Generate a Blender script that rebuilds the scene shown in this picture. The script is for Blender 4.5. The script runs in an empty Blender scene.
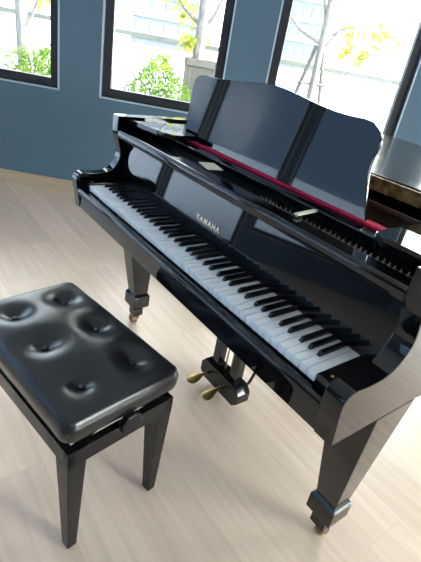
import bpy, bmesh, math, random
from mathutils import Vector, Matrix
random.seed(7)
C = bpy.context.scene.collection
sc = bpy.context.scene

# ------------------------------------------------------------------ materials
def mat(name, col, rough=.5, metal=0., ior=1.5, spec=.5, coat=0.):
    m = bpy.data.materials.new(name); m.use_nodes = True
    b = m.node_tree.nodes['Principled BSDF']
    b.inputs['Base Color'].default_value = (*col, 1)
    b.inputs['Roughness'].default_value = rough
    b.inputs['Metallic'].default_value = metal
    b.inputs['IOR'].default_value = ior
    b.inputs['Specular IOR Level'].default_value = spec
    b.inputs['Coat Weight'].default_value = coat
    return m
def vary(m, c1, c2, scale=8, detail=3, stretch=(1,1,1), bump=0., rough=None):
    """procedural two-tone noise on a material"""
    nt = m.node_tree; b = nt.nodes['Principled BSDF']
    tc = nt.nodes.new('ShaderNodeTexCoord'); mp = nt.nodes.new('ShaderNodeMapping')
    mp.inputs['Scale'].default_value = stretch
    nz = nt.nodes.new('ShaderNodeTexNoise'); nz.inputs['Scale'].default_value = scale; nz.inputs['Detail'].default_value = detail
    rp = nt.nodes.new('ShaderNodeValToRGB')
    rp.color_ramp.elements[0].position = .3; rp.color_ramp.elements[1].position = .7
    rp.color_ramp.elements[0].color = (*c1, 1); rp.color_ramp.elements[1].color = (*c2, 1)
    nt.links.new(tc.outputs['Object'], mp.inputs[0]); nt.links.new(mp.outputs[0], nz.inputs[0])
    nt.links.new(nz.outputs[0], rp.inputs[0]); nt.links.new(rp.outputs[0], b.inputs['Base Color'])
    if bump:
        bp = nt.nodes.new('ShaderNodeBump'); bp.inputs['Strength'].default_value = bump; bp.inputs['Distance'].default_value = .002
        nt.links.new(nz.outputs[0], bp.inputs['Height']); nt.links.new(bp.outputs[0], b.inputs['Normal'])
    if rough:
        mr = nt.nodes.new('ShaderNodeMapRange'); mr.inputs[3].default_value, mr.inputs[4].default_value = rough
        nt.links.new(nz.outputs[0], mr.inputs[0]); nt.links.new(mr.outputs[0], b.inputs['Roughness'])
    return m
LAC = vary(mat('black_lacquer', (.004,.004,.005), .035, ior=1.52), (.0035,.0035,.0045), (.005,.005,.006), 3, rough=(.02,.05))
LIDM = vary(mat('mottled_black_lacquer', (.012,.012,.012), .2, ior=1.5, spec=.3), (.006,.006,.006), (.035,.035,.035), 14, 6, stretch=(1,2.2,1), bump=.35, rough=(.07,.24))  # lacquer mottled with grey, bumped and uneven in roughness
SATIN = vary(mat('satin_black', (.012,.012,.013), .3, spec=.28), (.007,.007,.008), (.009,.009,.010), 6, rough=(.26,.29))
LEATHER = vary(mat('black_leather', (.010,.011,.013), .27, ior=1.5), (.007,.008,.010), (.012,.013,.016), 350, 2, bump=.08)
IVORY = vary(mat('white_key_plastic', (.83,.86,.87), .22), (.82,.85,.86), (.85,.87,.88), 30)
EBONY = vary(mat('black_key_plastic', (.008,.008,.009), .22), (.006,.006,.007), (.010,.010,.011), 40)
GOLD = vary(mat('bronze_plate', (.38,.25,.10), .38, metal=.75), (.30,.19,.07), (.46,.31,.13), 12)
DARKPLATE = vary(mat('dark_plate', (.05,.03,.015), .5, metal=.3), (.035,.022,.012), (.08,.045,.02), 25)
CASTERM = vary(mat('antique_brass', (.22,.14,.08), .35, metal=.9), (.18,.11,.06), (.27,.17,.10), 30)
HINGE = vary(mat('worn_hinge_brass', (.5,.33,.13), .42, metal=.6), (.09,.05,.02), (.62,.42,.17), 38)
BRASS = vary(mat('brass', (.62,.45,.16), .3, metal=1.), (.55,.40,.14), (.70,.52,.20), 30)
PINM = vary(mat('pin_steel', (.5,.43,.36), .3, metal=.9), (.42,.36,.30), (.60,.52,.44), 60)
COPPER = vary(mat('string_copper', (.16,.09,.05), .4, metal=.8), (.12,.06,.035), (.20,.12,.07), 60)
STEEL = vary(mat('steel', (.55,.54,.52), .25, metal=1.), (.45,.44,.43), (.65,.64,.62), 40)
FELTD = vary(mat('dark_red_felt', (.2,.01,.03), .9), (.16,.008,.02), (.24,.012,.035), 90)
FELT = vary(mat('red_felt', (.55,.01,.06), .85, spec=.2), (.48,.008,.05), (.62,.015,.075), 90)
LETTER = vary(mat('gold_lettering', (.75,.62,.38), .35, metal=.6), (.70,.58,.34), (.80,.66,.42), 60)
CREAM = vary(mat('cream_sunlight', (.85,.80,.62), .6), (.80,.76,.56), (.88,.84,.68), 60)  # sunlight on the plate, painted as a cream colour
WALLB = vary(mat('blue_wall_paint', (.17,.25,.31), .65), (.088,.155,.215), (.096,.168,.230), 2.5)
PALE = vary(mat('pale_render', (.62,.72,.78), .8), (.58,.68,.74), (.66,.76,.82), 5)
BEAD = vary(mat('pale_bead', (.50,.62,.70), .4), (.46,.58,.66), (.54,.66,.74), 5)
FRAMEM = vary(mat('dark_window_frame', (.022,.022,.028), .45), (.018,.018,.024), (.028,.027,.032), 10)
CEIL = vary(mat('ceiling_white', (.85,.85,.84), .8), (.84,.84,.83), (.87,.87,.86), 3)
SKIRT = vary(mat('oak_skirting', (.36,.27,.20), .45), (.44,.34,.25), (.52,.41,.31), 9, stretch=(.3,.3,4))
BARK = vary(mat('bark', (.45,.38,.32), .9), (.11,.095,.085), (.21,.18,.16), 30, stretch=(1,1,.3), bump=.5)
POLE = vary(mat('weathered_pole', (.50,.42,.34), .85), (.10,.085,.07), (.16,.13,.105), 25, stretch=(1,1,.2))
PLANT_W = vary(mat('planter_wood', (.42,.36,.30), .8), (.10,.085,.07), (.15,.125,.105), 14, stretch=(1,1,.2))
CONC = vary(mat('pale_paving', (.36,.40,.45), .85), (.17,.21,.27), (.20,.24,.30), 4)
RAILM = vary(mat('pale_rail', (.50,.50,.42), .5), (.10,.10,.075), (.13,.13,.10), 10)
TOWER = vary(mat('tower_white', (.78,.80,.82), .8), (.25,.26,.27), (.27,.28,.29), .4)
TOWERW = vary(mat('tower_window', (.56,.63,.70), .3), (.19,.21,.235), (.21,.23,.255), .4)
def leafmat(name, a, b):
    m = bpy.data.materials.new(name); m.use_nodes = True; nt = m.node_tree; nt.nodes.clear()
    o = nt.nodes.new('ShaderNodeOutputMaterial'); d = nt.nodes.new('ShaderNodeBsdfDiffuse'); t = nt.nodes.new('ShaderNodeBsdfTranslucent')
    mx = nt.nodes.new('ShaderNodeMixShader'); nz = nt.nodes.new('ShaderNodeTexNoise'); nz.inputs['Scale'].default_value = 9
    tc = nt.nodes.new('ShaderNodeTexCoord'); rp = nt.nodes.new('ShaderNodeValToRGB')
    rp.color_ramp.elements[0].position=.35; rp.color_ramp.elements[1].position=.65
    rp.color_ramp.elements[0].color=(*a,1); rp.color_ramp.elements[1].color=(*b,1)
    nt.links.new(tc.outputs['Object'], nz.inputs[0]); nt.links.new(nz.outputs[0], rp.inputs[0])
    for s in (d,t): nt.links.new(rp.outputs[0], s.inputs['Color'])
    nt.links.new(d.outputs[0], mx.inputs[1]); nt.links.new(t.outputs[0], mx.inputs[2]); nt.links.new(mx.outputs[0], o.inputs[0])
    return m
LEAF = leafmat('hedge_leaf', (.055,.11,.015), (.20,.28,.055))
LEAFY = leafmat('yellow_leaf', (.20,.22,.03), (.36,.35,.08))
def glassmat():
    m = bpy.data.materials.new('window_glass'); m.use_nodes = True; nt = m.node_tree; nt.nodes.clear()
    o = nt.nodes.new('ShaderNodeOutputMaterial'); t = nt.nodes.new('ShaderNodeBsdfTransparent'); g = nt.nodes.new('ShaderNodeBsdfGlossy')
    g.inputs['Roughness'].default_value = .14; t.inputs[0].default_value = (.95,.98,.97,1)
    f = nt.nodes.new('ShaderNodeFresnel'); f.inputs[0].default_value = 1.45; mx = nt.nodes.new('ShaderNodeMixShader')
    nt.links.new(f.outputs[0], mx.inputs[0]); nt.links.new(t.outputs[0], mx.inputs[1]); nt.links.new(g.outputs[0], mx.inputs[2]); nt.links.new(mx.outputs[0], o.inputs[0])
    return m
GLASS = glassmat()
def floormat():
    m = mat('oak_laminate', (.5,.42,.34), .3); nt = m.node_tree; b = nt.nodes['Principled BSDF']; N = nt.nodes.new; L = nt.links.new
    tc = N('ShaderNodeTexCoord')
    br = N('ShaderNodeTexBrick'); br.inputs['Scale'].default_value = 1; br.inputs['Brick Width'].default_value = 1.2; br.inputs['Row Height'].default_value = .19
    br.inputs['Mortar Size'].default_value = .0007; br.inputs['Mortar Smooth'].default_value = .3; br.offset = .37
    br.inputs['Color1'].default_value = (0,0,0,1); br.inputs['Color2'].default_value = (1,1,1,1); br.inputs['Mortar'].default_value = (.5,.5,.5,1)
    L(tc.outputs['Object'], br.inputs[0])
    mp = N('ShaderNodeMapping'); mp.inputs['Scale'].default_value = (1.1, 22, 1)
    off = N('ShaderNodeVectorMath'); off.operation = 'MULTIPLY_ADD'; off.inputs[1].default_value = (3.1, 1.7, 0)
    L(br.outputs['Color'], off.inputs[0]); L(tc.outputs['Object'], off.inputs[2]); L(off.outputs[0], mp.inputs[0])
    nz = N('ShaderNodeTexNoise'); nz.inputs['Scale'].default_value = 1.6; nz.inputs['Detail'].default_value = 5; nz.inputs['Distortion'].default_value = .6
    L(mp.outputs[0], nz.inputs[0])
    rp = N('ShaderNodeValToRGB'); e = rp.color_ramp.elements
    e[0].position = .3; e[0].color = (.65,.505,.395,1); e[1].position = .72; e[1].color = (.76,.615,.495,1)
    L(nz.outputs[0], rp.inputs[0])
    hv = N('ShaderNodeHueSaturation'); mr = N('ShaderNodeMapRange'); mr.inputs[3].default_value = .93; mr.inputs[4].default_value = 1.06
    L(br.outputs['Color'], mr.inputs[0]); L(mr.outputs[0], hv.inputs['Value']); L(rp.outputs[0], hv.inputs['Color'])
    mx = N('ShaderNodeMix'); mx.data_type = 'RGBA'; mx.inputs['B'].default_value = (.55,.42,.32,1)
    L(br.outputs['Fac'], mx.inputs['Factor']); L(hv.outputs[0], mx.inputs['A']); L(mx.outputs['Result'], b.inputs['Base Color'])
    r2 = N('ShaderNodeMapRange'); r2.inputs[3].default_value = .24; r2.inputs[4].default_value = .38; L(nz.outputs[0], r2.inputs[0]); L(r2.outputs[0], b.inputs['Roughness'])
    return m
FLOOR = floormat()

# ------------------------------------------------------------------ mesh helpers
def bm_new(): return bmesh.new()
def add_box(bm, x0,x1,y0,y1,z0,z1, M=None, bev=0., seg=2, mi=0):
    r = bmesh.ops.create_cube(bm, size=1); vs = r['verts']
    for v in vs:
        v.co = Vector(((x0+x1)/2+v.co.x*(x1-x0), (y0+y1)/2+v.co.y*(y1-y0), (z0+z1)/2+v.co.z*(z1-z0)))
    fs = list({f for v in vs for f in v.link_faces})
    for f in fs: f.material_index = mi
    if bev:
        es = list({e for v in vs for e in v.link_edges})
        rr = bmesh.ops.bevel(bm, geom=es, offset=bev, segments=seg, affect='EDGES', profile=.5)
        vs = list({v for f in rr['faces'] for v in f.verts} | {v for v in vs if v.is_valid})
        for f in {f for v in vs for f in v.link_faces}: f.material_index = mi
    if M is not None:
        for v in vs: v.co = M @ v.co
    return vs
def add_frustum(bm, a, b, bev=0.):
    """a,b: (x0,x1,y0,y1,z) lower and upper rectangles"""
    vs = [bm.verts.new((x,y,r[4])) for r in (a,b) for x,y in ((r[0],r[2]),(r[1],r[2]),(r[1],r[3]),(r[0],r[3]))]
    F = [(3,2,1,0),(4,5,6,7),(0,1,5,4),(1,2,6,5),(2,3,7,6),(3,0,4,7)]
    fs = [bm.faces.new([vs[i] for i in f]) for f in F]
    if bev:
        bmesh.ops.bevel(bm, geom=list({e for f in fs for e in f.edges}), offset=bev, segments=2, affect='EDGES', profile=.5)
def add_prism(bm, pts, a0, a1, axes='YZ', bev=0., seg=2, mi=0):
    """extrude polygon pts along the remaining axis from a0 to a1"""
    def P(p, a):
        return {'YZ': (a,p[0],p[1]), 'XY': (p[0],p[1],a), 'XZ': (p[0],a,p[1])}[axes]
    v0 = [bm.verts.new(P(p,a0)) for p in pts]; v1 = [bm.verts.new(P(p,a1)) for p in pts]
    n = len(pts); fs = [bm.faces.new(v0), bm.faces.new(v1[::-1])]
    caps = [e for f in fs for e in f.edges]
    for i in range(n): fs.append(bm.faces.new((v0[i],v1[i],v1[(i+1)%n],v0[(i+1)%n])))
    bmesh.ops.recalc_face_normals(bm, faces=fs)
    for f in fs: f.material_index = mi
    if bev: bmesh.ops.bevel(bm, geom=caps, offset=bev, segments=seg, affect='EDGES', profile=.5)
def add_tube(bm, pts, r, n=8, cap=True):
    pts = [Vector(p) for p in pts]; rs = r if isinstance(r,(list,tuple)) else [r]*len(pts)
    rings = []
    for i,p in enumerate(pts):
        d = (pts[min(i+1,len(pts)-1)]-pts[max(i-1,0)]).normalized()
        a = d.orthogonal().normalized() if i == 0 else (prev - d*prev.dot(d)).normalized()
        prev = a; b = d.cross(a)
        rings.append([bm.verts.new(p+rs[i]*(math.cos(t)*a+math.sin(t)*b)) for t in [2*math.pi*k/n for k in range(n)]])
    for A,B in zip(rings, rings[1:]):
        for k in range(n): bm.faces.new((A[k],A[(k+1)%n],B[(k+1)%n],B[k]))
    if cap: bm.faces.new(rings[0][::-1]); bm.faces.new(rings[-1])
def add_lathe(bm, prof, center, axis='Z', n=20):
    """prof: (r, h) list"""
    R = {'Z': Matrix.Identity(3), 'X': Matrix(((0,0,1),(1,0,0),(0,1,0))), 'Y': Matrix(((1,0,0),(0,0,1),(0,1,0)))}[axis]
    rings = [[bm.verts.new(Vector(center)+R@Vector((r*math.cos(2*math.pi*k/n), r*math.sin(2*math.pi*k/n), h))) for k in range(n)] for r,h in prof]
    fs = []
    for A,B in zip(rings, rings[1:]):
        for k in range(n): fs.append(bm.faces.new((A[k],A[(k+1)%n],B[(k+1)%n],B[k])))
    fs.append(bm.faces.new(rings[0][::-1])); fs.append(bm.faces.new(rings[-1]))
    bmesh.ops.recalc_face_normals(bm, faces=fs)
def mesh_of(name, bm, mats, smooth=35):
    me = bpy.data.meshes.new(name); bm.to_mesh(me); bm.free()
    for m in (mats if isinstance(mats,(list,tuple)) else [mats]): me.materials.append(m)
    if smooth:
        for p in me.polygons: p.use_smooth = True
        me.set_sharp_from_angle(angle=math.radians(smooth))
    return me
def obj(name, bm, mats, parent=None, smooth=35, M=None):
    o = bpy.data.objects.new(name, mesh_of(name, bm, mats, smooth)); C.objects.link(o)
    if parent is not None: o.parent = parent
    if M is not None: o.matrix_world = M
    if smooth and smooth < 74:
        wn_ = o.modifiers.new('normals','WEIGHTED_NORMAL'); wn_.keep_sharp = True; wn_.weight = 90
    return o
def tag(o, label=None, cat=None, group=None, kind=None):
    if label: o['label'] = label
    if cat: o['category'] = cat
    if group: o['group'] = group
    if kind: o['kind'] = kind
    return o
def empty(name, loc, rz=0):
    o = bpy.data.objects.new(name, None); C.objects.link(o); o.location = loc; o.rotation_euler = (0,0,rz); o.empty_display_size = .1
    return o
def spline(pts, n=6, closed=False):
    out = []; N = len(pts)
    rng = range(N if closed else N-1)
    for i in rng:
        if closed: p = [pts[(i+k-1)%N] for k in range(4)]
        else: p = [pts[max(0,min(N-1,i+k-1))] for k in range(4)]
        for k in range(n):
            t = k/n
            out.append(tuple(.5*((2*p[1][j])+(-p[0][j]+p[2][j])*t+(2*p[0][j]-5*p[1][j]+4*p[2][j]-p[3][j])*t*t+(-p[0][j]+3*p[1][j]-3*p[2][j]+p[3][j])*t**3) for j in range(len(pts[0]))))
    if not closed: out.append(tuple(pts[-1]))
    return out

# ------------------------------------------------------------------ room
CEILZ = 3.0
A0 = Vector((-2.925,.173,0)); U = Vector((.623,.782,0)).normalized(); NO = Vector((-.782,.623,0)).normalized()   # west wall line and outward normal
def WM():  # local x along the wall, y outward, z up
    M = Matrix.Identity(4)
    for i in range(3): M[i][0]=U[i]; M[i][1]=NO[i]; M[i][2]=(0,0,1)[i]; M[i][3]=A0[i]
    return M
WM = WM()
def W(s, d, z): return A0+U*s+NO*d+Vector((0,0,z))
def wall(name, M, a0, a1, openings, z1=CEILZ, th=.25, inner=WALLB, outer=PALE):
    bm = bm_new(); xs = a0
    def seg(x0,x1,za,zb):
        if x1-x0 < 1e-4 or zb-za < 1e-4: return
        add_box(bm, x0,x1, 0,.05, za,zb, M, mi=0); add_box(bm, x0,x1, .05,th, za,zb, M, mi=1)
    for (b0,b1,za,zb) in sorted(openings):
        seg(xs,b0,0,z1); seg(b0,b1,0,za); seg(b0,b1,zb,z1); xs = b1
    seg(xs,a1,0,z1)
    return tag(obj(name, bm, [inner, outer], smooth=0), kind='structure')
wn = [0]
def window(M, b0,b1,z0,z1, fw=.065, mull=()):
    wn[0] += 1
    bm = bm_new(); y0,y1 = .025,.085
    add_box(bm,b0,b0+fw,y0,y1,z0,z1,M,bev=.003); add_box(bm,b1-fw,b1,y0,y1,z0,z1,M,bev=.003)
    add_box(bm,b0+fw,b1-fw,y0,y1,z0,z0+fw,M,bev=.003); add_box(bm,b0+fw,b1-fw,y0,y1,z1-fw,z1,M,bev=.003)
    for m_ in mull: add_box(bm,m_-.03,m_+.03,y0,y1,z0+fw,z1-fw,M,bev=.003)
    w = tag(obj('window_%d'%wn[0], bm, FRAMEM), kind='structure')
    bm = bm_new(); add_box(bm,b0+fw-.008,b1-fw+.008,.052,.058,z0+fw-.008,z1-fw+.008,M); obj('window_pane', bm, GLASS, w, smooth=0)
    bm = bm_new(); t = .011
    for q in ((b0-t,b0,z0-t,z1+t),(b1,b1+t,z0-t,z1+t),(b0,b1,z0-t,z0),(b0,b1,z1,z1+t)): add_box(bm,q[0],q[1],-.005,.026,q[2],q[3],M)
    obj('window_bead', bm, BEAD, w, smooth=0)
    return w
WZ0, WZ1 = .80, 2.45
wins = [(-.46,.49),(.82,1.72),(2.05,3.09),(3.42,4.42),(4.75,5.75),(6.1,7.1)]
SC = -.90   # corner of west and southwest walls
corner = W(SC,0,0); FD = Vector((.564,-.826,0)).normalized(); FL = 4.15
corner2 = corner+FD*FL; SY = corner2.y
wall('wall_west', WM, SC-.02, 8.3, [(a,b,WZ0,WZ1) for a,b in wins])
for a,b in wins: window(WM,a,b,WZ0,WZ1)
# south glazed wall
SM = Matrix(((1,0,0,0),(0,-1,0,SY),(0,0,1,0),(0,0,0,1)))
FN = Vector((-.826,-.564,0)).normalized()
FMW = Matrix.Identity(4)
for i in range(3): FMW[i][0]=FD[i]; FMW[i][1]=FN[i]; FMW[i][2]=(0,0,1)[i]; FMW[i][3]=corner[i]
sw = [(.06,1.185),(1.245,2.15),(2.26,3.72)]
wall('wall_southwest', FMW, 0, FL, [(a,b,.06 if b < 3 else .3,2.85) for a,b in sw])
for a,b in sw: window(FMW,a,b,.06 if b < 3 else .3,2.85,fw=.035)
south = [(-.8,.6),(.9,2.5),(2.8,4.7)]
wall('wall_south', SM, corner2.x-.02, 5.0, [(a,b,1.0,2.75) for a,b in south], inner=WALLB)
for a,b in south: window(SM,a,b,1.0,2.75,fw=.05)
NYC = W(8.3,0,0)
EM = Matrix(((0,1,0,5.0),(1,0,0,0),(0,0,1,0),(0,0,0,1))); NM = Matrix(((1,0,0,0),(0,1,0,NYC.y),(0,0,1,0),(0,0,0,1)))
east = [(1.6,3.0),(3.3,5.3)]  # unseen windows, added to brighten the floor and west wall
wall('wall_east', EM, SY-.25, NYC.y+.25, [(a,b,.06,2.75) for a,b in east])
for a,b in east: window(EM,a,b,.06,2.75,fw=.05)  # added unseen windows, for more light
wall('wall_north', NM, NYC.x-.1, 5.0, [(NYC.x+.4,3.7,.06,2.75)])  # unseen north opening, added along with the east ones for more light
window(NM,NYC.x+.4,3.7,.06,2.75,fw=.05)  # added unseen window, for more light
room = [(corner.x,corner.y),(corner2.x,SY),(5.0,SY),(5.0,NYC.y),(NYC.x,NYC.y)]
def grow(p, k=.24):
    c = Vector((sum(q[0] for q in room)/5, sum(q[1] for q in room)/5)); d = (Vector(p)-c); return tuple(c+d*(1+k/d.length))
bm = bm_new(); add_prism(bm, [grow(p,.1) for p in room], -.1, 0, 'XY'); tag(obj('floor', bm, FLOOR, smooth=0), kind='structure')
bm = bm_new(); add_prism(bm, [grow(p) for p in room], CEILZ, CEILZ+.2, 'XY'); tag(obj('ceiling', bm, CEIL, smooth=0), kind='structure')
bm = bm_new(); add_box(bm, SC, 8.3, -.014, 0, 0, .10, WM, bev=.003); tag(obj('baseboard_west', bm, SKIRT), kind='structure')

# ------------------------------------------------------------------ piano
PI = tag(empty('grand_piano', (0,0,0)), 'glossy black baby grand piano with raised music desk and open keyboard', 'piano')
XI, XO = .660, .709
arm_prof = spline([(.128,.985),(.127,.93),(.136,.88),(.146,.84),(.139,.805),(.118,.776),(.085,.760),(.035,.757),(-.003,.760),(-.026,.752),(-.036,.733),(-.033,.70),(-.025,.655),(-.02,.617)], 5)
arm_poly = arm_prof + [(.32,.617),(.32,.985)]
rim_out = spline([(-XO,.31),(-XO,.6),(-XO,1.0),(-.69,1.32),(-.60,1.50),(-.42,1.60),(-.22,1.59),(-.04,1.48),(.14,1.28),(.35,1.08),(.56,.89),(.67,.70),(XO,.55),(XO,.31)], 6)
def inset(path, d):
    out = []
    for i,p in enumerate(path):
        a = Vector(path[max(i-1,0)]); b = Vector(path[min(i+1,len(path)-1)]); t = (b-a).normalized(); n = Vector((t.y,-t.x)); out.append(tuple(Vector(p)+n*d))
    return out
rim_in = inset(rim_out, XO-XI)
bm = bm_new()
for s in (-1,1): add_prism(bm, arm_poly, s*XI, s*XO, 'YZ', bev=.0035)
vo0=[bm.verts.new((*p,.617)) for p in rim_out]; vo1=[bm.verts.new((*p,.985)) for p in rim_out]
vi0=[bm.verts.new((*p,.617)) for p in rim_in]; vi1=[bm.verts.new((*p,.985)) for p in rim_in]
fs=[]
for i in range(len(rim_out)-1):
    for A,B in ((vo0,vo1),(vo1,vi1),(vi1,vi0),(vi0,vo0)): fs.append(bm.faces.new((A[i],A[i+1],B[i+1],B[i])))
bmesh.ops.recalc_face_normals(bm, faces=fs)
obj('rim', bm, LAC, PI, smooth=25)
# soundboard and plate
inner = [p for p in rim_in]
bm = bm_new(); add_prism(bm, inner[::2]+[(XI,.31),(XI,.215),(-XI,.215),(-XI,.31)], .845, .865, 'XY'); obj('soundboard', bm, GOLD, PI, smooth=0)
bm = bm_new(); add_prism(bm, [( .655,.345),(.655,.60),(.50,.84),(.10,1.2),(-.30,1.5),(-.55,1.4),(-.655,.9),(-.655,.345)], .866, .893, 'XY', bev=.004)
obj('cast_plate', bm, GOLD, PI, smooth=0)
bm = bm_new(); add_box(bm, -.658,.658,.206,.300,.8655,.905, bev=.003); pb = obj('pin_block', bm, DARKPLATE, PI)
bm = bm_new()
add_lathe(bm, [(.0022,0),(.0022,.009),(.0018,.010),(.0018,.012),(.0012,.013)], (0,0,0), n=8)
pin_me = mesh_of('tuning_pin', bm, PINM)
pins = []
for r in range(3):
    for k in range(74):
        x = .64 - k*.0168 - r*.0056; pins.append((x, .215+.017*r+.004*math.sin(k*1.3), .905))
pins.sort(key=lambda p: -p[0]); pins = [p for p in pins if p[0] > .085]
for p in pins[:100]:
    o = bpy.data.objects.new('tuning_pin', pin_me); C.objects.link(o); o.parent = pb; o.location = p
# strings
bm = bm_new()
for k in range(150):
    x = -.62+k*.0083; y1 = .95 if x > .3 else 1.15
    if x > .52: y1 = .72
    add_tube(bm, [(x,.354,.950),(x,.60,.953),(x,y1,.950)], .0005 if x > -.2 else .0010, n=4, cap=False)
tag(obj('strings', bm, COPPER, PI), kind='stuff')
bm = bm_new(); add_box(bm, -.655,.655,.318,.350,.948,.956, bev=.003); obj('felt_strip', bm, FELT, PI)
bm = bm_new(); add_box(bm, -.655,.655,.266,.354,.893,.949, bev=.004); obj('felt_rail', bm, LAC, PI)
bm = bm_new(); add_box(bm, -.655,.650,.480,.70,.955,.968, bev=.002); dr = obj('damper_rail', bm, LAC, PI)
bm = bm_new(); add_box(bm, -.655,.650,.474,.481,.955,.9685, bev=.001); add_box(bm, -.655,.650,.60,.6025,.967,.970); obj('rail_strip', bm, STEEL, dr)
# sunlit spots over the pin block, put in as a cream sheet and bar
bm = bm_new(); M = Matrix.Translation((-.135,.212,.9415))@Matrix.Rotation(math.radians(-14),4,'Z'); add_box(bm,-.042,.042,-.028,.028,-.0005,.0005,M); lb=obj('sun_patch', bm, CREAM, pb, smooth=0)
lb['label']='patch of sunlight above the pins, made as a cream sheet'
bm = bm_new(); M = Matrix.Translation((.290,.222,.944))@Matrix.Rotation(math.radians(8),4,'Z'); add_box(bm,-.006,.006,-.045,.045,-.003,.003,M,bev=.001); lb=obj('sun_streak', bm, CREAM, pb)
lb['label']='streak of sunlight between the pins, made as a cream bar'
# keybed, keyslip, key blocks
bm = bm_new(); add_box(bm, -.6605,.6605,-.018,.60,.617,.672, bev=.0025); obj('keybed', bm, LAC, PI)
bm = bm_new()
add_prism(bm, [(-.006,.672),(-.006,.6985),(-.010,.702),(-.020,.7025),(-.027,.699),(-.030,.692),(-.030,.682),(-.025,.680),(-.025,.672)], -.6598,.6598,'YZ'); obj('keyslip', bm, LAC, PI, smooth=50)
for s in (-1,1):
    bm = bm_new(); x0,x1 = sorted((s*.6135,s*.6595)); add_box(bm, x0,x1,-.004,.150,.672,.731, bev=.003); kb = obj('key_block', bm, LAC, PI)
    bm = bm_new(); add_lathe(bm, [(.004,0),(.004,.0012),(.002,.0018)], (s*.636,.02,.731), n=12); obj('screw', bm, BRASS, kb)
bm = bm_new(); add_box(bm, -.612,.612,.006,.30,.672,.700); kf = obj('key_frame', bm, SATIN, PI, smooth=0)
def wkey():
    bm = bm_new(); add_box(bm, -.01065,.01065,0,.152,.704,.725, bev=.0009); return mesh_of('white_key', bm, IVORY)
def bkey():
    bm = bm_new(); w0,w1=.0056,.0044
    pts = [(-w0,.050,.7255),(w0,.050,.7255),(w0,.152,.7255),(-w0,.152,.7255),(-w1,.0565,.7375),(w1,.0565,.7375),(w1,.152,.7375),(-w1,.152,.7375)]
    vs = [bm.verts.new(p) for p in pts]
    fs=[bm.faces.new([vs[i] for i in f]) for f in ((3,2,1,0),(4,5,6,7),(0,1,5,4),(1,2,6,5),(2,3,7,6),(3,0,4,7))]
    bmesh.ops.bevel(bm, geom=list({e for f in fs for e in f.edges}), offset=.0011, segments=2, affect='EDGES', profile=.5)
    return mesh_of('black_key', bm, EBONY)
wm_, bm_ = wkey(), bkey()
for i in range(52):
    o = bpy.data.objects.new('white_key', wm_); C.objects.link(o); o.parent = kf; o.location = (-.611+.0235*(i+.5), 0, 0)
    k = (i-2) % 7
    if i == 51: continue
    if k in (0,1,3,4,5):
        off = {0:-.0035,1:.0035,3:-.0045,4:0,5:.0045}[k]
        o = bpy.data.objects.new('black_key', bm_); C.objects.link(o); o.parent = kf; o.location = (-.611+.0235*(i+1)+off, 0, 0)
# fallboard
FT = math.radians(8)
FM = Matrix.Translation((0,.1525,.7265))@Matrix.Rotation(-FT,4,'X')
bm = bm_new(); add_box(bm, -.6590,.6590,0,.018,0,.182, bev=.002); fb = obj('fallboard', bm, LAC, PI, M=FM)
bm = bm_new(); add_box(bm, -.612,.612,-.0008,.0005,.0008,.0018); ft = obj('felt_line', bm, FELTD, fb, smooth=0); ft.matrix_world = FM
cu = bpy.data.curves.new('lettering','FONT'); cu.body = 'YAMAHA'; cu.size = .0245; cu.space_character = 1.42; cu.offset = .0003; cu.extrude = .0004; cu.align_x = 'CENTER'
tmp = bpy.data.objects.new('tmp', cu); C.objects.link(tmp); bpy.context.view_layer.update()
me = bpy.data.meshes.new_from_object(tmp.evaluated_get(bpy.context.evaluated_depsgraph_get())); bpy.data.objects.remove(tmp)
me.materials.clear(); me.materials.append(LETTER)
lt = bpy.data.objects.new('lettering', me); C.objects.link(lt); lt.parent = fb; lt['label'] = 'gold brand lettering'
lt.matrix_world = FM@Matrix.Translation((-.036,-.0006,.052))@Matrix.Rotation(math.pi/2,4,'X')
# stretcher (front rail above the fallboard)
bm = bm_new(); add_prism(bm, [(.136,.900),(.130,.906),(.128,.922),(.131,.931),(.138,.936),(.180,.936),(.189,.932),(.192,.925),(.192,.897),(.160,.897)], -.6598,.6598,'YZ', bev=.002); obj('stretcher', bm, LAC, PI, smooth=50)
# side boards for the music desk
bm = bm_new(); add_prism(bm, spline([(-.6595,.175),(-.60,.182),(-.53,.192),(-.46,.205),(-.415,.225),(-.40,.25)],5)+[(-.40,.515),(-.6595,.515)], .957,.976,'XY', bev=.002); obj('side_board', bm, LAC, PI)
bm = bm_new(); add_prism(bm, spline([(.49,.27),(.493,.235),(.515,.222),(.56,.222),(.6595,.222)],4)+[(.6595,.515),(.49,.515)], .950,.976,'XY', bev=.002); obj('side_board', bm, LAC, PI)
# music desk
desk = [(-0.46, 0.0), (-0.48, 0.016), (-0.493, 0.088), (-0.501, 0.149), (-0.503, 0.191), (-0.494, 0.215), (-0.465, 0.228), (-0.414, 0.231), (-0.368, 0.231), (-0.322, 0.234), (-0.242, 0.242), (-0.167, 0.25), (-0.115, 0.254), (-0.07, 0.255), (-0.025, 0.253), (0.037, 0.246), (0.093, 0.239), (0.148, 0.233), (0.199, 0.23), (0.246, 0.23), (0.286, 0.232), (0.313, 0.227), (0.33, 0.217), (0.345, 0.203), (0.353, 0.186), (0.353, 0.166), (0.351, 0.146), (0.354, 0.117), (0.362, 0.088), (0.372, 0.061), (0.382, 0.036), (0.401, -0.003)]
DM = Matrix.Translation((0,.325,.958))@Matrix.Rotation(-math.radians(8),4,'X')
bm = bm_new(); add_prism(bm, spline(desk,3), 0, .010, 'XZ', bev=.0015, seg=2); md = obj('music_desk', bm, LAC, PI, smooth=40, M=DM)
bm = bm_new(); add_prism(bm, [(-.03,-.02),(.03,-.02),(.02,.17),(-.02,.17)], 0, .012, 'XZ', bev=.002)
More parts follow.
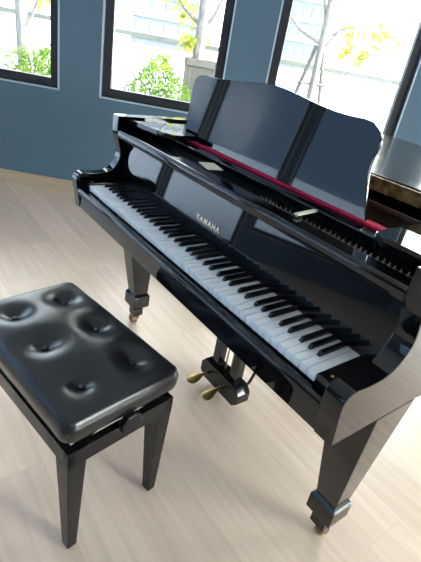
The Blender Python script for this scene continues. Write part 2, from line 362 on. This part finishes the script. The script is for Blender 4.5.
DB = Matrix.Translation((-.05,.470,.985))@Matrix.Rotation(math.radians(35),4,'X'); dp = obj('desk_prop', bm, LAC, md); dp.matrix_world = DB
# lid, closed, with the front flap folded back on it
def lidpoly(y0, y1=None):
    p = [q for q in inset(rim_out,-.010) if q[1] >= y0]
    if y1 is not None: p = [q for q in p if q[1] <= y1]
    return p
lp = [(-.719,.515)]+lidpoly(.52)+[(.719,.515)]
bm = bm_new(); add_prism(bm, lp, .988,1.010,'XY', bev=.005); lid = obj('lid', bm, LIDM, PI, smooth=25)
bm = bm_new(); add_prism(bm, [(-.719,.522),(-.719,.93),(.44,.93),(.60,.83),(.68,.72),(.719,.62),(.719,.522)], 1.0125,1.034,'XY', bev=.002); fl = obj('lid_flap', bm, LIDM, PI, smooth=25)
bm = bm_new(); add_box(bm, -.705,.705,.508,.5145,.990,1.030, bev=.002); lh = obj('lid_hinge', bm, HINGE, PI); lh['label']='long brass hinge strip on the front edge of the lid'
# legs
def leg(cx, s, y_top=(.143,.30), y_bot=(.222,.290), swivel=0., to=.068, ti=.066):
    """front legs: s = outer side"""
    o_t, i_t = cx+s*to, cx-s*ti; o_b, i_b = cx+s*.036, cx-s*.036
    bm = bm_new(); X = lambda a,b: tuple(sorted((a,b)))
    add_frustum(bm, (*X(o_b,i_b),*y_bot,.195), (*X(o_t,i_t),*y_top,.6165), bev=.004)
    g = .009; q = (*X(o_b+s*g,i_b-s*g),y_bot[0]-g,y_bot[1]+g); nk = (*X(cx+s*.026,cx-s*.026),y_bot[0]+.010,y_bot[1]-.010)
    add_frustum(bm, (*q,.184), (*X(o_b,i_b),*y_bot,.197), bev=.001)
    add_frustum(bm, (*q,.128), (*q,.1845), bev=.002)
    add_frustum(bm, (*nk,.106), (*q,.1285), bev=.001)
    add_frustum(bm, (*nk,.070), (*nk,.107), bev=.002)
    L = obj('leg', bm, LAC, PI)
    yc = (y_bot[0]+y_bot[1])/2; SW = Matrix.Translation((cx,yc,0))@Matrix.Rotation(swivel,4,'Z')@Matrix.Translation((-cx,-yc,0))
    bm = bm_new()
    for sx in (-1,1): add_prism(bm, [(yc-.012,.072),(yc+.014,.072),(yc+.036,.030),(yc+.030,.016),(yc+.020,.016)], cx+sx*.019-.0025, cx+sx*.019+.0025, 'YZ', bev=.0008)
    add_box(bm, cx-.021,cx+.021,yc-.014,yc+.016,.066,.073, bev=.001)
    bm.transform(SW); obj('caster_fork', bm, CASTERM, L)
    bm = bm_new(); add_lathe(bm, [(.008,-.0145),(.019,-.0145),(.0235,-.012),(.0235,.012),(.019,.0145),(.008,.0145)], (cx,yc+.027,.0238), 'X', 24); bm.transform(SW); obj('caster_wheel', bm, CASTERM, L)
leg(-.598,-1,swivel=math.radians(80),to=.044,ti=.058); leg(.641,1)
leg(-.18,1,(1.10,1.24),(1.13,1.20))
# pedal lyre
bm = bm_new()
def octo(x0,x1,z0,z1,c): return [(x0+c,z0),(x1-c,z0),(x1,z0+c),(x1,z1-c*1.2),(x1-c,z1),(x0+c,z1),(x0,z1-c*1.2),(x0,z0+c)]
add_prism(bm, octo(-.135,.115,.028,.120,.022), .335,.405,'XZ', bev=.005); ly = obj('pedal_lyre', bm, LAC, PI)
for x in (-.070,.050):
    bm = bm_new(); add_box(bm, x-.020,x+.020,.352,.390,.119,.6168, bev=.004); obj('lyre_post', bm, LAC, ly)
for x in (-.024,.010):
    bm = bm_new(); add_tube(bm, [(x,.375,.119),(x,.375,.6165)], .0035, 8); obj('pedal_rod', bm, PINM, ly)
bm = bm_new(); add_tube(bm, [(.085,.42,.119),(.10,.60,.610)], .006, 8); add_tube(bm, [(.085,.40,.10),(.085,.42,.119)], .006, 8); obj('lyre_brace', bm, SATIN, ly)
def pedal(x, dx):
    bm = bm_new()
    sec = [(.345,.008,.060),(.325,.008,.061),(.313,.009,.060),(.300,.015,.056),(.285,.022,.050),(.268,.025,.045),(.255,.022,.042),(.247,.011,.040)]
    rings=[]
    for i,(y,w,z) in enumerate(sec):
        t = max(0,(.345-y)/.12); cx = x+dx*t; h=.006 if i<3 else .0045
        rings.append([bm.verts.new((cx+w*math.cos(a), y, z+h*math.sin(a))) for a in [2*math.pi*k/12 for k in range(12)]])
    fs=[]
    for A,B in zip(rings,rings[1:]):
        for k in range(12): fs.append(bm.faces.new((A[k],A[(k+1)%12],B[(k+1)%12],B[k])))
    fs += [bm.faces.new(rings[0]), bm.faces.new(rings[-1])]
    bmesh.ops.recalc_face_normals(bm, faces=fs)
    obj('pedal', bm, BRASS, ly, smooth=60)
pedal(-.085,-.012); pedal(.015,.0)

# ------------------------------------------------------------------ bench
BN = tag(empty('piano_bench', (.018,-.307,0), math.radians(10.5)), 'black bench with button-tufted leather cushion in front of the piano', 'bench')
btn = [(x,y) for x in (-.174,.004,.181) for y in (-.074,.086)]
hx, hy = .288, .178
def ztop(u,v):
    x,y = u*hx, v*hy
    z = .503 + .022*(1-abs(u)**2.6)*(1-abs(v)**2.6)
    for bx,by in btn:
        d = math.hypot(x-bx,y-by); z -= .014*math.exp(-(d/.022)**2) + .016*math.exp(-(d/.052)**2)
    for bx,by in btn:   # soft pleats between buttons
        pass
    dx = hx-abs(x); dy = hy-abs(y); r=.022
    for d in (dx,dy):
        if d < r: z -= r-math.sqrt(max(0,r*r-(r-d)**2))
    return z
bm = bm_new(); nu,nv = 72,46
def crd(i,n):
    t = -1+2*i/n; return math.copysign(1-(1-abs(t))**1.35, t)
def corner_round(x,y,r=.03):
    ax,ay=abs(x)-(hx-r),abs(y)-(hy-r)
    if ax>0 and ay>0:
        m=max(ax,ay); l=math.hypot(ax,ay); k=m/l; x=math.copysign(hx-r+ax*k,x); y=math.copysign(hy-r+ay*k,y)
    return x,y
G=[[None]*(nv+1) for _ in range(nu+1)]
for i in range(nu+1):
    for j in range(nv+1):
        u,v=crd(i,nu),crd(j,nv); x,y=corner_round(u*hx,v*hy); G[i][j]=bm.verts.new((x,y,ztop(u,v)))
for i in range(nu):
    for j in range(nv): bm.faces.new((G[i][j],G[i+1][j],G[i+1][j+1],G[i][j+1]))
loop=[G[i][0] for i in range(nu+1)]+[G[nu][j] for j in range(1,nv+1)]+[G[i][nv] for i in range(nu-1,-1,-1)]+[G[0][j] for j in range(nv-1,0,-1)]
prev=loop
for z,k in ((.478,1.004),(.464,1.004),(.450,1.0),(.440,.99),(.435,.975)):
    cur=[bm.verts.new((v.co.x*(1+(k-1)),v.co.y*(1+(k-1)*1.6),z)) for v in loop]
    for a in range(len(loop)): bm.faces.new((prev[a],cur[a],cur[(a+1)%len(loop)],prev[(a+1)%len(loop)]))
    prev=cur
bm.faces.new(prev)
bmesh.ops.recalc_face_normals(bm, faces=bm.faces[:])
cs = obj('cushion', bm, LEATHER, BN, smooth=75)
bm = bm_new(); add_lathe(bm, [(.0085,0),(.0098,.003),(.0090,.006),(.0055,.0085),(.001,.0094)], (0,0,0), n=16); bme = mesh_of('button', bm, LEATHER, 60)
for bx,by in btn:
    o = bpy.data.objects.new('button', bme); C.objects.link(o); o.parent = cs; o.location = (bx,by,ztop(bx/hx,by/hy)+.0015)
bm = bm_new(); add_box(bm, -.235,.235,-.135,.135,.424,.4345, bev=.002); sb = obj('seat_board', bm, SATIN, BN)
fx, fy = .280, .166
bm = bm_new()
add_box(bm, -fx,fx,-fy,-fy+.022,.348,.400, bev=.0015); add_box(bm, -fx,fx,fy-.022,fy,.348,.400, bev=.0015)
add_box(bm, -fx,-fx+.022,-fy,fy,.3485,.3995, bev=.0015); add_box(bm, fx-.022,fx,-fy,fy,.3485,.3995, bev=.0015)
obj('bench_frame', bm, SATIN, BN)
for sx in (-1,1):
    for sy in (-1,1):
        bm = bm_new(); X=lambda a,b:tuple(sorted((a,b)))
        add_frustum(bm, (*X(sx*(fx-.010),sx*(fx-.040)),*X(sy*(fy-.010),sy*(fy-.038)),.004), (*X(sx*fx,sx*(fx-.058)),*X(sy*fy,sy*(fy-.052)),.3495), bev=.0025)
        lg = obj('leg', bm, SATIN, BN)
        bm = bm_new(); add_lathe(bm, [(.010,0),(.011,.004)], (sx*(fx-.025),sy*(fy-.024),0), n=12); obj('foot_pad', bm, SATIN, lg)
# lifting mechanism and knobs
for sx in (-1,1):
    bm = bm_new(); x = sx*.245
    for a,b in (((x,-.14,.375),(x,.02,.416)),((x,.14,.375),(x,-.02,.416))): add_tube(bm, [a,b], .0055, 6)
    obj('lift_arm', bm, STEEL, BN)
    bm = bm_new(); n=28
    prof=[( .005+(.032+.0022*math.cos(9*t))*math.cos(t), .411+(.032+.0022*math.cos(9*t))*math.sin(t)) for t in [2*math.pi*k/n for k in range(n)]]
    x0,x1 = sorted((sx*.2815,sx*.302)); add_prism(bm, prof, x0,x1,'YZ', bev=.004, seg=2); kn=obj('height_knob', bm, SATIN, BN, smooth=50)
    bm = bm_new(); add_tube(bm, [(sx*.20,.005,.411),(sx*.283,.005,.411)], .006, 10); obj('knob_shaft', bm, STEEL, kn)

# ------------------------------------------------------------------ outside
bm = bm_new(); add_box(bm, -60,60,-60,60,-.25,-.12); tag(obj('terrace_ground', bm, CONC, smooth=0), kind='structure')
def bush(name, s, d, z, rx, ry, rz, n, label, m=LEAF, seed=1, group=None, leaf=.062):
    rd = random.Random(seed); bm = bm_new(); c = W(s,d,z)
    for _ in range(n):
        while True:
            p = Vector((rd.uniform(-1,1),rd.uniform(-1,1),rd.uniform(-1,1)))
            if .35 < p.length < 1: break
        p = p*(1+.15*math.sin(5*p.x+seed)*math.cos(4*p.z)); q = c + U*p.x*rx + NO*p.y*ry + Vector((0,0,p.z*rz))
        a = Vector((rd.gauss(0,1),rd.gauss(0,1),rd.gauss(0,.7))).normalized(); b = a.orthogonal().normalized()
        L = leaf*rd.uniform(.7,1.3); w = L*.38; cc=a.cross(b)*L*.12
        vs=[bm.verts.new(q-a*L*.5),bm.verts.new(q+b*w*.5+cc),bm.verts.new(q+a*L*.5),bm.verts.new(q-b*w*.5+cc)]
        bm.faces.new(vs)
    o = empty(name, (c.x,c.y,-.12)); tag(o, label, 'bush', group)
    f = obj('foliage', bm, m, smooth=0); f.parent = o; f.matrix_parent_inverse = Matrix.Translation((-c.x,-c.y,.12)); 
    bm = bm_new()
    for k in range(5):
        a = 2*math.pi*k/5; add_tube(bm, [(c.x,c.y,-.12),(c.x+.1*math.cos(a),c.y+.1*math.sin(a),z*.5),(c.x+.25*rx*math.cos(a),c.y+.25*rx*math.sin(a),z+.3*rz)],[.015,.012,.006],6)
    g = obj('stem', bm, BARK); g.parent = o; g.matrix_parent_inverse = Matrix.Translation((-c.x,-c.y,.12))
    return o
bush('hedge_bush', -.08, 1.4, .62, .50,.42,.42, 2600, 'bright green bush outside the left window, in front of its pale trunk', seed=3)
bush('hedge_bush', .98, 1.85, .60, .40,.38,.46, 1900, 'bright green bush at the lower left of the middle window', seed=5)
bush('hedge_bush', 1.98, 1.75, .62, .42,.34,.44, 2100, 'green bush behind the left end of the raised music desk', seed=8)
bush('hedge_bush', 3.55, 2.3, .22, .35,.30,.36, 700, 'small green bush just above the right part of the music desk', seed=9)
def tree(s, d, h, r, label, branches, leaves, lean=0, seed=1):
    rd = random.Random(seed); c = W(s,d,0); root = tag(empty('young_tree', (c.x,c.y,-.12)), label, 'tree')
    inv = Matrix.Translation((-c.x,-c.y,.12))
    bm = bm_new(); pts=[]; rs=[]
    for k in range(9):
        t=k/8; pts.append(W(s+lean*t+.02*math.sin(7*t+seed), d+.02*math.cos(5*t), -.12+h*t)); rs.append(r*(1-.45*t))
    add_tube(bm, pts, rs, 10)
    tk = obj('trunk', bm, BARK); tk.parent=root; tk.matrix_parent_inverse=inv
    for (z0, ds, dd, dz, br) in branches:
        t=(z0+.12)/h; b0=W(s+lean*t,d,z0); bm=bm_new()
        mid=b0+U*ds*.5+NO*dd*.5+Vector((0,0,dz*.35)); e=b0+U*ds+NO*dd+Vector((0,0,dz))
        add_tube(bm, [b0,mid,e], [br,br*.75,br*.35], 7); o=obj('branch', bm, BARK); o.parent=root; o.matrix_parent_inverse=inv
    if leaves:
        bm=bm_new()
        for (ls,ld,lz,lr,n) in leaves:
            cc=W(s+ls,d+ld,lz)
            for _ in range(n):
                q=cc+Vector((rd.gauss(0,1),rd.gauss(0,1),rd.gauss(0,1)))*lr*.5; a=Vector((rd.gauss(0,1),rd.gauss(0,1),rd.gauss(0,1))).normalized(); b=a.orthogonal().normalized(); L=.06*rd.uniform(.7,1.3)
                bm.faces.new([bm.verts.new(q-a*L),bm.verts.new(q+b*L*.45),bm.verts.new(q+a*L),bm.verts.new(q-b*L*.45)])
        o=obj('foliage', bm, LEAFY, smooth=0); o.parent=root; o.matrix_parent_inverse=inv
    return root, inv
def sd(x,y): v=Vector((x,y,0))-A0; return v.dot(U), v.dot(NO)
s1,d1 = sd(-5.40,1.08); s2,d2 = sd(-4.05,2.78); s3,d3 = sd(-3.15,3.90)
tree(s1,d1,3.6,.085,'thick pale tree trunk seen through the left window',[(1.05,.35,0,.9,.03),(1.7,-.4,.1,.9,.03)],[(.2,0,1.40,.10,12),(0,0,3.2,.8,300)],seed=2)
tree(s2,d2,3.4,.085,'knotty grey tree in a wooden planter outside the middle window',[(1.35,.30,0,.7,.035),(1.45,-.45,0,.45,.03),(1.6,.1,.2,.9,.03)],[(-.12,0,1.25,.14,40),(-.25,.1,1.55,.18,30),(-.45,0,.95,.12,30),(0,0,3.0,.7,260)],lean=-.05,seed=4)
t3,inv3=tree(s3,d3,3.6,.05,'slender tree held up by wooden stakes outside the right window',[(1.40,.35,0,.75,.022),(1.50,-.55,0,.30,.026),(1.55,.62,.1,.55,.02),(1.7,-.2,0,.8,.02)],[(.36,0,1.62,.10,26),(.52,0,1.42,.09,22),(.72,0,1.66,.12,26),(.30,0,1.45,.08,14),(0,0,3.1,.7,240)],seed=6)
for a in range(3):
    ang = 2*math.pi*a/3+.5; bm=bm_new()
    add_tube(bm, [W(s3+.42*math.cos(ang), d3+.42*math.sin(ang), -.12), W(s3+.05*math.cos(ang), d3+.05*math.sin(ang), 1.48)], .024, 8)
    o=obj('stake', bm, POLE, t3); o.matrix_parent_inverse=inv3
bm=bm_new(); add_tube(bm, [W(s3-.17,d3+.06,1.05),W(s3+.17,d3+.02,1.05)], .014, 6); add_tube(bm, [W(s3-.15,d3-.08,1.05),W(s3+.17,d3+.08,1.07)], .014, 6); o=obj('stake_tie', bm, POLE, t3); o.matrix_parent_inverse=inv3
# wooden planter of the middle tree
bm=bm_new(); pm = WM@Matrix.Translation((s2+.05,d2,0))@Matrix.Diagonal((.62,.62,1,1))
for k in range(7):
    for (a,b) in ((k,0),(k,1)):
        x=-.27+k*.09; y=-.28 if b==0 else .28
        add_box(bm, x-.040,x+.040,y-.012,y+.012,-.12,1.10, pm, bev=.003)
        add_box(bm, y-.012,y+.012,x-.040,x+.040,-.12,1.10, pm, bev=.003)
for y in (-.30,.30):
    add_box(bm, -.32,.32,y-.02,y+.02,1.02,1.10,pm,bev=.003); add_box(bm, y-.02,y+.02,-.32,.32,1.021,1.101,pm,bev=.003)
pl=obj('planter', bm, PLANT_W); tag(pl,'slatted wooden planter around the knotty tree outside the middle window','planter')
# balustrade of the terrace
bl = tag(empty('balustrade', W(0,4.2,-.12)), 'thin pale terrace railing running across behind the trees', 'railing')
inv = Matrix.Translation(-W(0,4.2,-.12))
bm=bm_new(); add_box(bm,-9,14,4.17,4.23,1.19,1.26,WM,bev=.008); o=obj('handrail',bm,RAILM,bl); o.matrix_parent_inverse=inv
for k in range(9):
    bm=bm_new(); s=-8.3+k*2.6; add_box(bm,s-.02,s+.02,4.18,4.22,-.12,1.19,WM,bev=.004); o=obj('post',bm,RAILM,bl); o.matrix_parent_inverse=inv
# distant blocks
def tower(az0, dist, w, h, label, nx, nz, z0=-12):
    a=math.radians(az0); c=Vector((1.02+dist*math.sin(a), -.68+dist*math.cos(a), z0))
    M=Matrix.Translation(c)@Matrix.Rotation(-a,4,'Z')
    r=tag(empty('apartment_tower', c, -a), label, 'building')
    bm=bm_new(); add_box(bm,-w/2,w/2,0,w*.7,0,h); 
    for j in range(nz+1): add_box(bm,-w/2-.2,w/2+.2,-.5,0,h*j/nz-.15,h*j/nz+.15)
    o=obj('walls',bm,TOWER,r,smooth=0)
    me=None
    for i in range(nx):
        for j in range(nz):
            if me is None:
                bm=bm_new(); add_box(bm,-w/nx*.27,w/nx*.27,-.12,.1,-h/nz*.22,h/nz*.22); me=mesh_of('window',bm,TOWERW,0)
            q=bpy.data.objects.new('window',me); C.objects.link(q); q.parent=r; q.location=(-w/2+w*(i+.5)/nx,0,h*(j+.5)/nz)
tower(-59.5,60,8.5,34,'pale high-rise block seen through the middle window',5,16)
tower(-44.8,85,7.5,40,'far pale block behind the staked tree in the right window',5,14,z0=-16)

# ------------------------------------------------------------------ world
w = bpy.data.worlds.new('sky'); sc.world = w; w.use_nodes = True; nt = w.node_tree; nt.nodes.clear(); N=nt.nodes.new; L=nt.links.new
tc=N('ShaderNodeTexCoord'); nrm=N('ShaderNodeVectorMath'); nrm.operation='DOT_PRODUCT'; nrm.inputs[1].default_value=(.25,.93,.27)
L(tc.outputs['Generated'],nrm.inputs[0])
rp=N('ShaderNodeValToRGB'); e=rp.color_ramp.elements
e[0].position=.0; e[0].color=(.38,.62,1.0,1); e[1].position=1.; e[1].color=(.98,.985,.98,1)
mr=N('ShaderNodeMapRange'); mr.inputs[1].default_value=-.75; mr.inputs[2].default_value=.3; L(nrm.outputs['Value'],mr.inputs[0]); L(mr.outputs[0],rp.inputs[0])
ms=N('ShaderNodeFloatCurve'); cv=ms.mapping.curves[0]
m2=N('ShaderNodeMapRange'); m2.inputs[1].default_value=-1; m2.inputs[2].default_value=1; L(nrm.outputs['Value'],m2.inputs[0]); L(m2.outputs[0],ms.inputs['Value'])
pts=[(.0,.040),(.16,.042),(.48,.17),(.68,.21),(.82,.70),(.94,1.)]
cv.points[0].location=pts[0]; cv.points[1].location=(1,1)
for p in pts[1:]: cv.points.new(*p)
ms.mapping.update()
mu=N('ShaderNodeMath'); mu.operation='MULTIPLY'; mu.inputs[1].default_value=20.0; L(ms.outputs[0],mu.inputs[0])
bg=N('ShaderNodeBackground'); out=N('ShaderNodeOutputWorld'); L(rp.outputs[0],bg.inputs[0]); L(mu.outputs[0],bg.inputs[1]); L(bg.outputs[0],out.inputs[0])

# ------------------------------------------------------------------ camera
cam = bpy.data.cameras.new('camera'); co = bpy.data.objects.new('camera', cam); C.objects.link(co); sc.camera = co
R = Matrix(((0.571912,-0.468276,0.673524),(0.804024,0.157172,-0.573448),(0.162673,0.869491,0.466394))).to_4x4()
co.matrix_world = Matrix.Translation((1.0183225,-0.6802058,1.2913681))@R
cam.sensor_fit = 'HORIZONTAL'; cam.sensor_width = 36; cam.lens = 443.42*36/421; cam.clip_start = .02; cam.clip_end = 500
sc.view_settings.view_transform = 'Standard'; sc.view_settings.look = 'None'; sc.view_settings.gamma = 1; sc.view_settings.use_curve_mapping = False
sc.view_settings.exposure = 1.32
